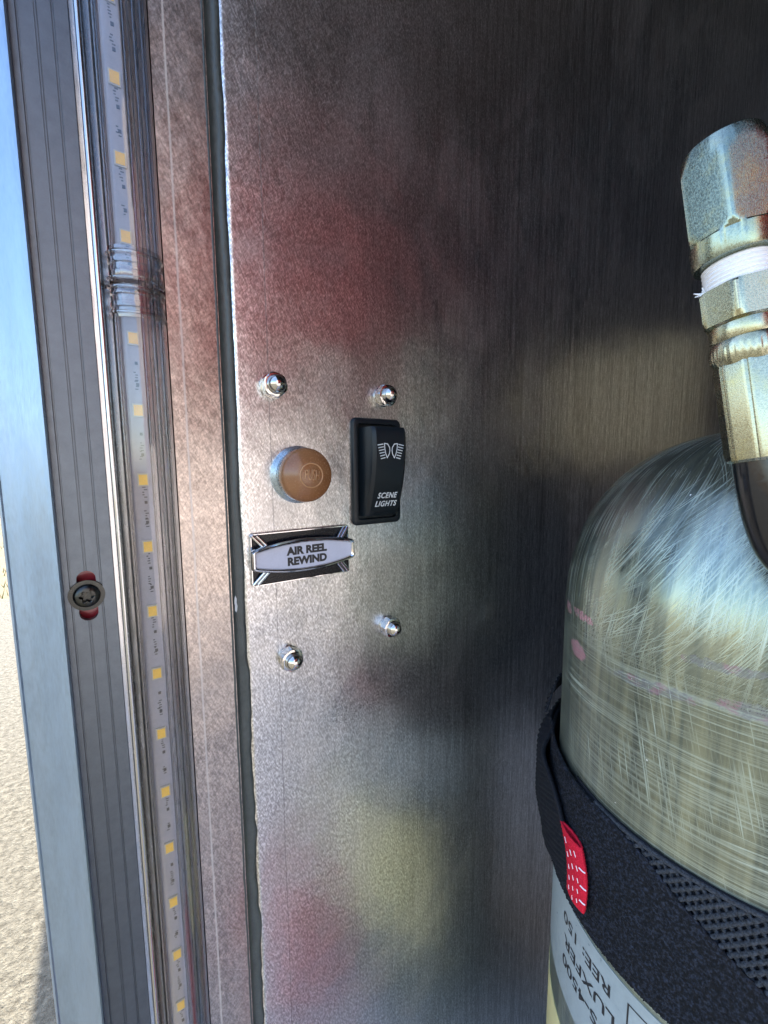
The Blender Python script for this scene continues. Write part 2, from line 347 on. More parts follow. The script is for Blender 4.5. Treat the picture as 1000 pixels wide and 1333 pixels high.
def concrete():
    t = NT('pale_concrete'); o = t.obj()
    n = t.noise(o, 55, 5, 0.7); n2 = t.noise(o, 2.2, 4, 0.6); n3 = t.noise(o, 190, 3, 0.6)
    c = t.mix(t.ramp(n, 0.35, 0.65), (0.080, 0.066, 0.042, 1), (0.26, 0.23, 0.165, 1)); c = t.mix(t.ramp(n2, 0.4, 0.7, 0, 0.35), c, (0.17, 0.15, 0.11, 1))
    t.P('Base Color', c); t.P('Roughness', 0.85); t.P('Normal', t.bump(t.math('ADD', n, t.math('MULTIPLY', n3, 0.4)), 0.9, 0.02)); return t.m
M_conc = concrete()
M_soil = simple('soil', (0.20, 0.14, 0.07), 0, 0.9, 20, 0.5, 0.02, 0.4)
M_grass = simple('grass_blades', (0.10, 0.14, 0.03), 0, 0.6, 6, 0.1, 0.002, 0.4)

# ------------------------------------------------------------------ setting: ground, truck body, compartment shell
bm = bmesh.new()
for v in [(-80, -60), (80, -60), (80, 120), (-80, 120)]: bm.verts.new((v[0], v[1], -1.24))
bm.faces.new(bm.verts); tag(from_bm('ground', bm, M_soil), kind='structure')
bm = bmesh.new()
vs = [bm.verts.new((x, y, z)) for z in (-1.3, -1.2) for x, y in ((-9, -9), (3, -9), (3, 1.46), (-1.6, 5.5), (-9, 12))]
n5 = 5
for i in range(n5): bm.faces.new((vs[i], vs[(i+1) % n5], vs[n5+(i+1) % n5], vs[n5+i]))
bm.faces.new(vs[n5:]); bm.faces.new(vs[:n5][::-1])
tag(from_bm('pavement', bm, M_conc), kind='structure')
V, F = [], []
for k in range(9000):
    x = random.uniform(-6, 1.5); y = random.uniform(3.5, 16)
    if y < 5.0 - (x+0.9)*0.85: continue
    h = random.uniform(.05, .11); a = random.uniform(0, 6.28); wd = .006; lean = random.uniform(-.04, .04)
    i = len(V); V += [(x-wd*math.cos(a), y-wd*math.sin(a), -1.245), (x+wd*math.cos(a), y+wd*math.sin(a), -1.245), (x+lean, y+lean*.5, -1.24+h)]; F.append((i, i+1, i+2))
tag(from_py('grass', V, F, M_grass), 'dry yellow green grass beyond the pale concrete', 'grass', kind='stuff')

bm = bmesh.new()
box(bm, -16, 640, 5.2, 2600, -760, 720)
bevel(bm, 3, 2)
tag(from_bm('truck_body', bm, M_red), 'red painted truck body behind the aluminium door track', 'truck body')
def slab(name, x0, x1, y0, y1, z0, z1, mat=M_shell):
    bm = bmesh.new(); box(bm, x0, x1, y0, y1, z0, z1); return tag(from_bm(name, bm, mat), kind='structure')
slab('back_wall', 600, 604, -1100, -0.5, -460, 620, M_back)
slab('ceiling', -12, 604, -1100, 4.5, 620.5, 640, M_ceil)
slab('floor', -12, 604, -1100, 4.5, -480, -460.5, M_pale)
slab('added_bounce_wall', -900, 3600, -3400, -3200, -1240, 2300, M_bounce)  # unseen sunlit wall, added to brighten and warm the side wall's reflection

# compartment side wall with its rounded edge
prof = [(600, 2.2), (600, 0)] + [(x, 0) for x in (400, 250, 160, 100, 60)]
for k in range(0, 11):
    a = R_(90*k/10); prof.append((47.6-3.2*math.sin(a), 3.2-3.2*math.cos(a)))
prof += [(44.4, 5.0), (46.6, 5.0), (46.6, 4.4), (48.8, 2.2)]
bm = bmesh.new(); prof_z(bm, prof, -460, 620, 1)
wall = from_bm('compartment_wall', bm, M_wall, smooth=35)
tag(wall, 'brushed aluminium side wall of the compartment carrying button, switch and nuts', 'wall')
# jamb sheet
bm = bmesh.new(); box(bm, 22.9, 40.6, -0.9, 3.5, -520, 660); bevel(bm, 0.4, 2)
tag(from_bm('jamb_panel', bm, M_jamb, smooth=35), 'narrow brushed metal jamb strip between light bar and grey sealant', 'panel')
# sealant bead, uneven along its length
def sealf(x, y, z, i):
    e = noise.noise(Vector((z*0.035, i*0.15, 3.1)))*0.6 + noise.noise(Vector((z*0.13, i*0.1, 7.7)))*(0.22 if z > -60 else 0.5) + noise.noise(Vector((z*0.6, i*0.4, 1.2)))*0.05
    if z < -150: e += noise.noise(Vector((z*0.09, 2.2, 9.1)))*0.5
    if i in (5, 6, 7): return Vector((x+e*1.5, y-abs(e)*0.3, z))
    if i in (1, 2): return Vector((x+e*0.4, y, z))
    return Vector((x+e*0.3, y+e*0.5, z))
pr = [(39.0, 4.0), (39.2, -0.6), (40.0, -1.25), (41.3, 0.1), (42.6, 0.75), (43.9, 0.3), (45.0, -0.15), (46.1, 0.35), (46.2, 4.0)]
bm = bmesh.new(); prof_z(bm, pr, -455, 615, 700, sealf)
seal = tag(from_bm('sealant_bead', bm, M_seal, smooth=180), 'uneven dark grey sealant bead in the corner beside the brushed wall', 'sealant')
bm = bmesh.new()
lo = [(0.1, 3.5), (0.6, 2.2), (0.45, 0.6), (0.75, -1), (0.5, -3), (0.1, -3.6), (-0.35, -2.6), (-0.2, -0.8), (-0.5, 0.8), (-0.3, 2.6)]
a = [bm.verts.new(Vector((42.0+x, 0.15, -57.5+z))*MM) for x, z in lo]; b = [bm.verts.new(Vector((42.0+x, 0.9, -57.5+z))*MM) for x, z in lo]
bm.faces.new(a)
for i in range(len(lo)): bm.faces.new((a[i], a[(i+1) % len(lo)], b[(i+1) % len(lo)], b[i]))
from_bm('paint_chip', bm, M_white, seal)

# ------------------------------------------------------------------ door track
trk = tag(empty('door_track', (-0.006, 0, -0.5)), 'ribbed grey aluminium door track with a slotted screw, at the opening edge', 'door track')
fr = [(-28.4, 9.0), (-28.35, 4.6), (-28.1, 3.7), (-27.6, 3.3), (-27.1, 3.6), (-26.6, 3.4), (-24.8, 3.1), (-23.0, 2.7), (-21.6, 2.1), (-20.4, 1.2), (-19.0, 0.0), (-17.4, -1.5), (-16.0, -2.9), (-15.0, -3.7), (-14.3, -3.9), (-13.85, -3.5), (-13.75, -2.6)]
bk = [(-13.75, 4.8), (-15.2, 4.8), (-15.2, -1.6), (-17.4, 0.6), (-20.4, 3.4), (-22.6, 4.4), (-26.8, 5.0), (-26.9, 9.0)]
bm = bmesh.new(); prof_z(bm, fr+bk, -720, 700)
tag(from_bm('outer_trim', bm, M_trim, trk, smooth=40), 'pale blue grey satin edge trim')
web = [(-13.7, -0.4), (-12.1, -0.4), (-12.0, 0.5), (-11.6, 0.5), (-11.5, 0), (-7.75, 0), (-7.7, 0.45), (-7.5, 0.45), (-7.45, 0), (-7.15, 0), (-7.1, 0.45), (-6.9, 0.45), (-6.85, 0),
       (-3.5, 0), (-3.4, 0.5), (-2.95, 0.5), (-2.8, -0.7), (0.75, -0.7), (0.95, -0.4), (0.95, 2.6), (-13.7, 2.6)]
bm = bmesh.new(); prof_z(bm, web, -720, 700)
webo = from_bm('rail_web', bm, M_track, trk)
bm = bmesh.new()                                    # the stadium slot, cut through the web
st = [(-7.35+2.75*math.cos(R_(a)), -38.9+2.75*math.sin(R_(a))) for a in range(0, 181, 15)] + [(-7.35+2.75*math.cos(R_(a)), -51.0+2.75*math.sin(R_(a))) for a in range(180, 361, 15)]
a = [bm.verts.new(Vector((x, -3, z))*MM) for x, z in st]; b = [bm.verts.new(Vector((x, 4, z))*MM) for x, z in st]
bm.faces.new(a); bm.faces.new(b[::-1])
for i in range(len(st)): bm.faces.new((a[i], a[(i+1) % len(st)], b[(i+1) % len(st)], b[i]))
cut = from_bm('cut', bm, None)
md = webo.modifiers.new('slot', 'BOOLEAN'); md.object = cut; md.operation = 'DIFFERENCE'; md.solver = 'EXACT'
dg = bpy.context.evaluated_depsgraph_get(); me = bpy.data.meshes.new_from_object(webo.evaluated_get(dg))
webo.modifiers.clear(); webo.data = me; bpy.data.objects.remove(cut)
bm = bmesh.new(); prof_z(bm, [(0.97, 1.6), (2.2, 1.6)] + [(3.15-0.95*math.cos(R_(a)), -1.9-0.95*math.sin(R_(a))) for a in range(0, 181, 15)] + [(4.1, 0.4), (4.9, 1.0), (6.2, 1.1), (6.2, 2.7), (0.97, 2.7)], -720, 700)
from_bm('rail_lip', bm, M_bead, trk, smooth=40)
# button head screw with a star drive and washer
SC = wallM(-7.5, -44.6)
bm = bmesh.new(); lathe(bm, [(5.3, 0.05), (5.4, 0.35), (5.3, 0.75), (3.4, 0.8)], SC, 40)
sw = from_bm('washer', bm, M_screw, trk, smooth=35)
bm = bmesh.new()
star = lambda a: 1.75+0.36*math.cos(6*a)
n = 60; rings = []
for r, h in [(3.9, .82), (3.95, 1.4), (3.7, 2.0), (3.1, 2.5), (2.4, 2.75)]:
    rings.append([bm.verts.new(SC @ (Vector((r*math.cos(2*math.pi*k/n), r*math.sin(2*math.pi*k/n), h))*MM)) for k in range(n)])
for sc_, h in ((1.10, 2.78), (1.0, 2.65), (0.92, 0.9)):
    rings.append([bm.verts.new(SC @ (Vector((sc_*star(2*math.pi*k/n)*math.cos(2*math.pi*k/n), sc_*star(2*math.pi*k/n)*math.sin(2*math.pi*k/n), h))*MM)) for k in range(n)])
for p, q in zip(rings, rings[1:]):
    for i in range(n): bm.faces.new((p[i], p[(i+1) % n], q[(i+1) % n], q[i]))
bm.faces.new(rings[-1]); bm.faces.new(rings[0][::-1])
from_bm('screw', bm, M_screw, trk, smooth=40)

# ------------------------------------------------------------------ LED light bars
def chip_mesh():
    bm = bmesh.new(); box(bm, -1.75, 1.75, -0.7, 0, -2.3, 2.3); bevel(bm, 0.15, 1)
    bmesh.ops.recalc_face_normals(bm, faces=bm.faces); m = bpy.data.meshes.new('led_chip'); bm.to_mesh(m); bm.free(); m.materials.append(M_chipw); return m
def phos_mesh():
    bm = bmesh.new(); box(bm, -1.35, 1.35, -0.85, -0.5, -1.85, 1.85); bevel(bm, 0.25, 1)
    bmesh.ops.recalc_face_normals(bm, faces=bm.faces); m = bpy.data.meshes.new('phosphor'); bm.to_mesh(m); bm.free(); m.materials.append(M_phos); return m
CH, PH = chip_mesh(), phos_mesh()
def light_bar(label, z0, z1, chips, endcap_z):
    t = tag(empty('light_bar', (0.0135, 0, z0*MM)), label, 'light bar', 'unlit light bars joined end to end along the door track')
    bm = bmesh.new()
    prof_z(bm, [(6.3, 3.2), (6.3, -0.6), (6.9, -1.2), (7.4, -0.6), (7.4, 1.2), (14.9, 1.2), (15.1, -0.3), (15.6, -0.3), (15.8, 0.9), (16.7, 0.9), (16.9, -0.9), (17.5, -0.9), (17.7, 0.5), (18.8, 0.5), (19.0, -1.6), (19.6, -1.6), (19.8, -0.2),
                (20.7, -0.2), (20.9, -1.9), (21.9, -1.9), (22.1, -0.9), (22.45, -0.9), (22.45, 3.2)], z0, z1)
    from_bm('channel', bm, M_chan, t)
    bm = bmesh.new(); box(bm, 8.2, 14.6, 0.45, 1.15, z0+1, z1-1); pcb = from_bm('circuit_board', bm, M_board, t)
    bm = bmesh.new()
    for zc in chips:                                        # tiny printed marks and resistors on the board
        for dz, kk in ((7.2, 4), (-6.5, 5), (-14.2, 4)):
            if random.random() < .2: continue
            for j in range(kk):
                x = 11.5 + random.uniform(-.3, .5); z = zc+dz+j*0.9
                if z0+2 < z < z1-2: box(bm, x, x+random.uniform(.5, 1.1), 0.36, 0.5, z, z+0.35)
        for dz in (-8.2, -15.5):
            if z0+3 < zc+dz < z1-3: box(bm, 11.9, 12.8, 0.1, 0.5, zc+dz-.5, zc+dz+.5)
    if bm.verts: tag(from_bm('board_marks', bm, M_ink, pcb), kind='stuff')
    else: bm.free()
    for zc in chips:
        c = bpy.data.objects.new('led_chip', CH); link(c, t); c.matrix_parent_inverse = parent_world(t).inverted(); c.location = (11.9*MM, 0.44*MM, zc*MM)
        p = bpy.data.objects.new('phosphor', PH); link(p, c)
    # clear half-round cover
    n = 28; V = []; F = []
    for z in (z0, z1):
        for rr in (1.0, 0.9):
            for k in range(n+1):
                a = math.pi*k/n; V.append(Vector((14.2-7.3*rr*math.cos(a), -0.7-6.4*rr*math.sin(a), z))*MM)
    m = n+1
    for k in range(n):
        F += [(k, k+1, 2*m+k+1, 2*m+k), (m+k+1, m+k, 3*m+k, 3*m+k+1), (k+1, k, m+k, m+k+1), (2*m+k, 2*m+k+1, 3*m+k+1, 3*m+k)]
    for k in (0, n): F.append((k, m+k, 3*m+k, 2*m+k))
    from_py('clear_cover', V, F, M_clear, t, smooth=50)
    bm = bmesh.new()                                        # glossy rods added to draw highlight lines along the cover
    for xr, yr, rr in ((7.05, -1.9, 0.34), (7.7, -3.2, 0.22), (15.2, -1.0, 0.30), (18.2, -0.9, 0.30), (20.3, -2.4, 0.36), (21.3, -1.9, 0.25)):
        tube(bm, [Vector((xr, yr, z0+(z1-z0)*k/6+0.0))*MM for k in range(7)], rr*MM, 8)
    from_bm('glint_rod', bm, M_cap, t, smooth=60)
    # ribbed clear end cap
    s = 1 if endcap_z == z1 else -1
    bm = bmesh.new(); rings = []
    for h, g in [(0, 1.0), (0, 1.08), (1.2, 1.10), (1.5, 1.03), (3.2, 1.03), (3.5, 1.11), (5.0, 1.11), (5.3, 1.02), (7.2, 1.02), (7.6, 1.09), (9.4, 1.09), (10.4, 1.0), (10.6, 0.8)]:
        rings.append([bm.verts.new(Vector((14.2-7.45*g*math.cos(math.pi*k/n), -0.5-6.5*g*math.sin(math.pi*k/n), endcap_z-s*(10.6-h)))*MM) for k in range(n+1)])
    for p, q in zip(rings, rings[1:]):
        for k in range(n): bm.faces.new((p[k], p[k+1], q[k+1], q[k]))
    bm.faces.new(rings[-1])
    cap = from_bm('end_cap', bm, M_cap, t, smooth=40)
    bm = bmesh.new()
    for h, g in ((0.8, 1.12), (8.8, 1.10)):
        zc = endcap_z-s*h
        tube(bm, [Vector((14.2-7.45*g*math.cos(math.pi*k/n), -0.5-6.5*g*math.sin(math.pi*k/n), zc-0.35*math.sin(math.pi*k/n)))*MM for k in range(n+1)], 0.00055, 8)
    box(bm, 9.2, 14.8, -3.4, 0.2, endcap_z-s*4.0-1.6, endcap_z-s*4.0+1.6)
    from_bm('cap_rib', bm, M_cap, cap, smooth=40)
light_bar('upper clear light bar with amber chips, above the ribbed end caps', 60.6, 640, [76.4+24.2*k for k in range(8)], 60.6)
light_bar('lower clear light bar with amber chips, below the ribbed end caps', -243, 59.4, [43.5-24.45*k for k in range(12)], 59.4)
light_bar('clear light bar end peeking in at the bottom edge of the photo', -600, -245, [-272-24.4*k for k in range(13)], -245)

# ------------------------------------------------------------------ acorn nuts
def acorn(x, z, rot, label):
    t = tag(empty('acorn_nut', (x*MM, 0, z*MM)), label, 'nut', 'acorn nuts fixing something behind the wall')
    M = wallM(x, z) @ Matrix.Rotation(R_(rot), 4, 'Z')
    bm = bmesh.new(); lathe(bm, [(5.0, 0.02), (5.1, 0.4), (5.0, 0.9), (3.5, 0.95)], M, 40); from_bm('washer', bm, M_nut, t, smooth=35)
    bm = bmesh.new(); n = 72
    def hexr(a): return 1/math.cos((a+math.pi/6) % (math.pi/3)-math.pi/6)
    AF = 4.7; rings = []
    for h, lim in [(0.95, 5.0), (1.3, 9), (4.6, 9), (5.1, 4.9), (5.3, 4.3)]:
        rings.append([bm.verts.new(M @ (Vector((min(AF*hexr(2*math.pi*k/n), lim)*math.cos(2*math.pi*k/n), min(AF*hexr(2*math.pi*k/n), lim)*math.sin(2*math.pi*k/n), h))*MM)) for k in range(n)])
    for p, q in zip(rings, rings[1:]):
        for i in range(n): bm.faces.new((p[i], p[(i+1) % n], q[(i+1) % n], q[i]))
    bm.faces.new(rings[-1]); bm.faces.new(rings[0][::-1]); from_bm('hex_base', bm, M_nut, t, smooth=25)
    bm = bmesh.new(); pr = [(3.9, 5.2), (3.75, 5.5)] + [(3.75*math.cos(R_(a)), 6.3+3.4*math.sin(R_(a))) for a in range(0, 90, 9)] + [(0.15, 9.7)]
    lathe(bm, pr, M, 40); from_bm('dome', bm, M_nut, t, smooth=60)
acorn(60.6, 31.8, 12, 'acorn nut above the brown push button')
acorn(115.5, 32.0, 28, 'acorn nut above the black rocker switch')
acorn(64.0, -86.0, 4, 'acorn nut below the air reel sign, nearest the sealant')
acorn(117.6, -83.3, 21, 'acorn nut low on the wall, under the rocker switch')

# ------------------------------------------------------------------ push button
pb = tag(empty('push_button', (0.0709, 0, -0.005)), 'round brown push button in a zinc ring above the air reel sign', 'button')
M = wallM(70.9, -4.8)
bm = bmesh.new(); lathe(bm, [(12.4, 0.02), (12.45, 0.6), (12.3, 1.4), (11.9, 2.0), (11.7, 5.0), (11.2, 5.7), (10.3, 5.8), (10.3, 1.0)], M, 72, cap1=False); from_bm('ring', bm, M_zinc, pb, smooth=35)
def cap_h(r): return 15.2-3.6*(r/10.4)**2.2 if r < 10.4 else 11.6
pr = [(9.6, 3.0), (10.8, 6.2), (11.2, 7.2), (11.35, 8.6), (11.25, 9.8), (10.95, 10.7), (10.4, 11.6)] + [(r, cap_h(r)) for r in (9.6, 8.6, 7.4, 6.2, 5.0, 3.6, 2.2, 0.9, 0.1)]
bm = bmesh.new(); lathe(bm, pr, M, 72); capo = from_bm('cap', bm, M_brown, pb, smooth=60)
def on_cap(v, lift=0.10):
    x, y = v.x, v.y; r = math.hypot(x, y); return M @ (Vector((x, y, cap_h(r)+lift*(1 if v.z > 0 else -0.5)))*MM)
MR = Matrix.Rotation(R_(-6), 3, 'Z')
M_raised = simple('raised_brown_rubber', (0.36, 0.19, 0.09), 0, 0.35, 1500, 0.1, 0.0001, 0.12)  # lighter brown paints in the light caught by raised letters and ring
tm = text_mesh('PUSH', 5.0, bold=-0.01, extrude=0.1, spacing=0.95)
def squeeze(v):
    p = Vector((v.x*0.58, v.y*1.30*(1-0.008*v.x*v.x), v.z)); q = MR @ p; return on_cap(Vector((q.x, q.y, v.z)), 0.45)
from_bm('embossed_text', text_bm(tm, squeeze), M_raised, capo)
bm = bmesh.new()
tube(bm, [M @ (Vector((4.9*math.cos(2*math.pi*k/48), 4.9*math.sin(2*math.pi*k/48), cap_h(4.9)+0.05))*MM) for k in range(49)], 0.00033, 8); from_bm('embossed_ring', bm, M_raised, capo, smooth=60)

# ------------------------------------------------------------------ rocker switch
sw = tag(empty('rocker_switch', (0.111, 0, -0.0043)), 'black rocker switch lettered SCENE LIGHTS with a lamp symbol', 'switch')
def rrect(hx, hz, r, n=8):
    o = []
    for cx, cz, a0 in ((hx-r, hz-r, 0), (-hx+r, hz-r, 90), (-hx+r, -hz+r, 180), (hx-r, -hz+r, 270)):
        for k in range(n+1): a = R_(a0+90*k/n); o.append((cx+r*math.cos(a), cz+r*math.sin(a)))
    return o
def loft(bm, M, rows, cap0=False, cap1=False):
    rings = [[bm.verts.new(M @ (Vector((x, z, h))*MM)) for x, z in pts] for pts, h in rows]
    n = len(rings[0])
    for p, q in zip(rings, rings[1:]):
        for i in range(n): bm.faces.new((p[i], p[(i+1) % n], q[(i+1) % n], q[i]))
    if cap0: bm.faces.new(rings[0][::-1])
    if cap1: bm.faces.new(rings[-1])
M = wallM(110.9, -4.2)
bm = bmesh.new()
loft(bm, M, [(rrect(13.7, 25.3, 2.6), 0.02), (rrect(13.8, 25.4, 2.6), 1.2), (rrect(13.5, 25.1, 2.6), 2.0), (rrect(12.9, 24.5, 2.4), 2.35), (rrect(11.2, 22.8, 1.8), 2.3), (rrect(10.9, 22.5, 1.6), 2.0), (rrect(10.8, 22.4, 1.6), 0.4)], cap1=True)
from_bm('bezel', bm, M_blackp, sw, smooth=40)
HX, HZ = 9.6, 20.7
def face_h(z):            # rocker pressed at the bottom: height of the face above the wall, mm
    s = z/HZ; return 9.6 + 3.4*s + 2.9*(1-s*s) - 0.5*max(0, s-0.75)*8*max(0, s-0.75)
def rock(u, v, e=0.0): return M @ (Vector((u, v, face_h(v)+e))*MM)
bm = bmesh.new(); nz = 40; rings = []
for k in range(nz+1):
    z = -HZ+2*HZ*k/nz; h = face_h(z); e = abs(z)/HZ; dr = 1.1*max(0, e-0.93)/0.07*0.5
    b_ = -1.0
    xs = [(-HX, b_), (-HX, h-2.6-dr), (-HX+0.35, h-1.1-dr), (-HX+1.5, h-0.25-dr), (-HX+1.9, h-dr), (-4, h+0.05-dr), (0, h+0.07-dr), (4, h+0.05-dr), (HX-1.9, h-dr), (HX-1.5, h-0.25-dr), (HX-0.35, h-1.1-dr), (HX, h-2.6-dr), (HX, b_)]
    rings.append([bm.verts.new(M @ (Vector((x, z, hh))*MM)) for x, hh in xs])
for p, q in zip(rings, rings[1:]):
    for i in range(len(p)-1): bm.faces.new((p[i], p[i+1], q[i+1], q[i]))
bm.faces.new(rings[0]); bm.faces.new(rings[-1][::-1])
bevel(bm, 0.3, 2, 50)
rk = from_bm('rocker', bm, M_blackp, sw, smooth=28)
bm = bmesh.new()                  # legend
for s_, dz in (('SCENE', -11.0), ('LIGHTS', -15.0)):
    tm = text_mesh(s_, 3.7, bold=0.085, shear=0.18, extrude=0.02, spacing=1.12)
    text_bm(tm, lambda v, dz=dz: rock(v.x*0.90+0.2, v.y+dz, 0.10 if v.z > 0 else 0.0), 1, bm)
from_bm('lettering', bm, M_white, rk)
bm = bmesh.new()                  # lamp symbol: two D shapes with five rays each
def stroke(p, wdt=0.42):
    for (x0, z0), (x1, z1) in zip(p, p[1:]):
        d = Vector((x1-x0, z1-z0)); L = d.length; d /= L; nn = Vector((-d.y, d.x))*wdt/2; ex = d*wdt*0.3
        n_ = max(1, int(L/1.0)); prev = None
        for k in range(n_+1):
            f_ = k/n_; c = Vector((x0, z0))-ex+(Vector((x1, z1))+ex-Vector((x0, z0))+ex)*f_
            cur = [bm.verts.new(rock(c.x+nn.x, c.y+nn.y, .13)), bm.verts.new(rock(c.x-nn.x, c.y-nn.y, .13))]
            if prev: bm.faces.new((prev[0], prev[1], cur[1], cur[0]))
            prev = cur
for s_ in (-1, 1):
    D = [(s_*3.6, 13.1), (s_*1.9, 12.9), (s_*0.75, 11.3), (s_*0.6, 9.9), (s_*0.9, 8.4), (s_*2.0, 6.6), (s_*2.9, 8.6), (s_*3.4, 10.8), (s_*3.6, 13.1)]
    stroke(D)
    for j in range(6):
        zz = 12.8-1.22*j; xi = 4.3-0.25*j; stroke([(s_*xi, zz), (s_*(xi+2.9-0.12*j), zz-0.5)], 0.40)
from_bm('lamp_symbol', bm, M_white, rk)

# ------------------------------------------------------------------ AIR REEL REWIND sign
sg = tag(empty('control_sign', (0.0717, 0, -0.0402)), 'chrome edged sign reading AIR REEL REWIND under the brown button', 'sign')
M = wallM(71.7, -40.0)
bm = bmesh.new(); loft(bm, M, [(rrect(23.0, 11.1, 1.3), 0.02), (rrect(23.1, 11.2, 1.3), 0.8), (rrect(22.6, 10.7, 1.2), 1.3), (rrect(22.2, 10.3, 1.0), 1.3)], cap0=True, cap1=True)
from_bm('base_plate', bm, M_plate, sg, smooth=40)
bm = bmesh.new(); loft(bm, M, [(rrect(23.15, 11.25, 1.4), 0.3), (rrect(23.25, 11.35, 1.4), 1.0), (rrect(23.0, 11.1, 1.3), 1.7), (rrect(22.6, 10.7, 1.2), 1.7), (rrect(22.3, 10.4, 1.1), 1.25)])
from_bm('chrome_edge', bm, M_chrome, sg, smooth=40)
for sx in (-1, 1):
    for sz in (-1, 1):
        bm = bmesh.new()
        for off in (0.0, 1.9):
            a = Vector((sx*(22.3-off), sz*(10.4-0.0), 1.5)); b = Vector((sx*(17.2-off), sz*(4.4), 3.3))
            tube(bm, [M @ (a*MM), M @ ((a+b)/2*MM), M @ (b*MM)], 0.00085, 10)
        from_bm('corner_rib', bm, M_chrome, sg, smooth=60)
def barrel(hx, he, hm, r=1.0, n=24):
    """flat ended plate whose long edges bow outwards: half width hx, half height he at the ends, hm mid"""
    o = []
    for k in range(n+1):
        x = (hx-r) - 2*(hx-r)*k/n; o.append((x, he+(hm-he)*(1-(x/hx)**2)))
    for k in range(1, 6): a = R_(90+90*k/6); o.append((-hx+r+r*math.cos(a), he-r+r*math.sin(a)+0.0))
    for k in range(0, 6): a = R_(180+90*k/6); o.append((-hx+r+r*math.cos(a), -he+r+r*math.sin(a)))
    for k in range(n+1):
        x = -(hx-r) + 2*(hx-r)*k/n; o.append((x, -he-(hm-he)*(1-(x/hx)**2)))
    for k in range(1, 6): a = R_(270+90*k/6); o.append((hx-r+r*math.cos(a), -he+r+r*math.sin(a)))
    for k in range(0, 6): a = R_(0+90*k/6); o.append((hx-r+r*math.cos(a), he-r+r*math.sin(a)))
    return o
M2 = wallM(71.7, -39.4)
bm = bmesh.new(); B = lambda g: barrel(24.0-g, 4.3-g*0.8, 7.4-g, max(1.2-g*0.4, 0.5))
loft(bm, M2, [(B(1.0), 1.4), (B(0.1), 3.2), (B(0.0), 4.6), (B(0.2), 5.6), (B(0.7), 6.3), (B(1.2), 6.4), (B(1.7), 6.0), (B(2.0), 5.1)], cap0=True)
hd = from_bm('insert_frame', bm, M_chrome, sg, smooth=40)
bm = bmesh.new(); loft(bm, M2, [(B(1.9), 4.6), (B(1.9), 5.3)], cap0=True, cap1=True); ins = from_bm('insert', bm, M_insert, hd)
bm = bmesh.new()
for s_, dz in (('AIR REEL', 2.15), ('REWIND', -2.35)):
    tm = text_mesh(s_, 4.6, bold=0.26, extrude=0.02)
    text_bm(tm, lambda v, dz=dz: M2 @ (Vector((v.x*1.02+0.4, v.y+dz, 5.36 if v.z > 0 else 5.25))*MM), 0, bm)
from_bm('lettering', bm, M_black, ins)

# ------------------------------------------------------------------ gas cylinder
AXX, AXY, RT = 0.2261, -0.118, 0.074
ZS, DC, Q = -0.072, 0.085, 2.3
cy = tag(empty('gas_cylinder', (AXX, AXY, -0.46)), 'scratched greenish metal gas cylinder with a domed shoulder', 'gas cylinder')
prof = [(0.02, -0.4595), (RT-0.012, -0.4595), (RT-0.003, -0.455), (RT, -0.445)] + [(RT, z) for z in np.linspace(-0.43, ZS, 20)]
for k in range(1, 44):
    a = R_(90*k/44)
    if RT*math.cos(a)**(2/Q) < 0.016: break
    prof.append((RT*math.cos(a)**(2/Q), ZS+DC*math.sin(a)**(2/Q)))
prof += [(0.0155, prof[-1][1]+0.0005), (0.0155, prof[-1][1]+0.008), (0.0145, prof[-1][1]+0.010)]
n = 160; V = []; F = []; UV = []; arc = ZS; last = None
for j, (r, z) in enumerate(prof):
    if z > ZS and last is not None: arc += math.hypot(r-last[0], z-last[1])
    vv = z if z <= ZS else arc
    last = (r, z) if z >= ZS-1e-9 else None
    for k in range(n+1):
        a = 2*math.pi*k/n; V.append((AXX+r*math.cos(a), AXY+r*math.sin(a), z)); UV.append((a*RT, vv))
for j in range(len(prof)-1):
    for k in range(n):
        p = j*(n+1)+k; F.append((p, p+1, p+n+2, p+n+1))
F.append(tuple(range(n))); F.append(tuple(range((len(prof)-1)*(n+1), (len(prof)-1)*(n+1)+n)))
body = from_py('body', V, F, M_tank, cy, smooth=60, uvs=UV)
ntop = prof[-1][1]
def cylp(phi, z, r): return Vector((AXX+r*math.cos(phi), AXY+r*math.sin(phi), z))
# valve standing on the neck
Mv = Matrix.Translation((AXX, AXY, ntop-0.002))
bm = bmesh.new(); lathe(bm, [(9, 0), (13, 0.2), (13, 9), (10, 10), (10, 52), (11.5, 53), (11.5, 72), (9, 74)], Mv, 32)
vl = from_bm('valve', bm, M_ferrule, cy, smooth=35)
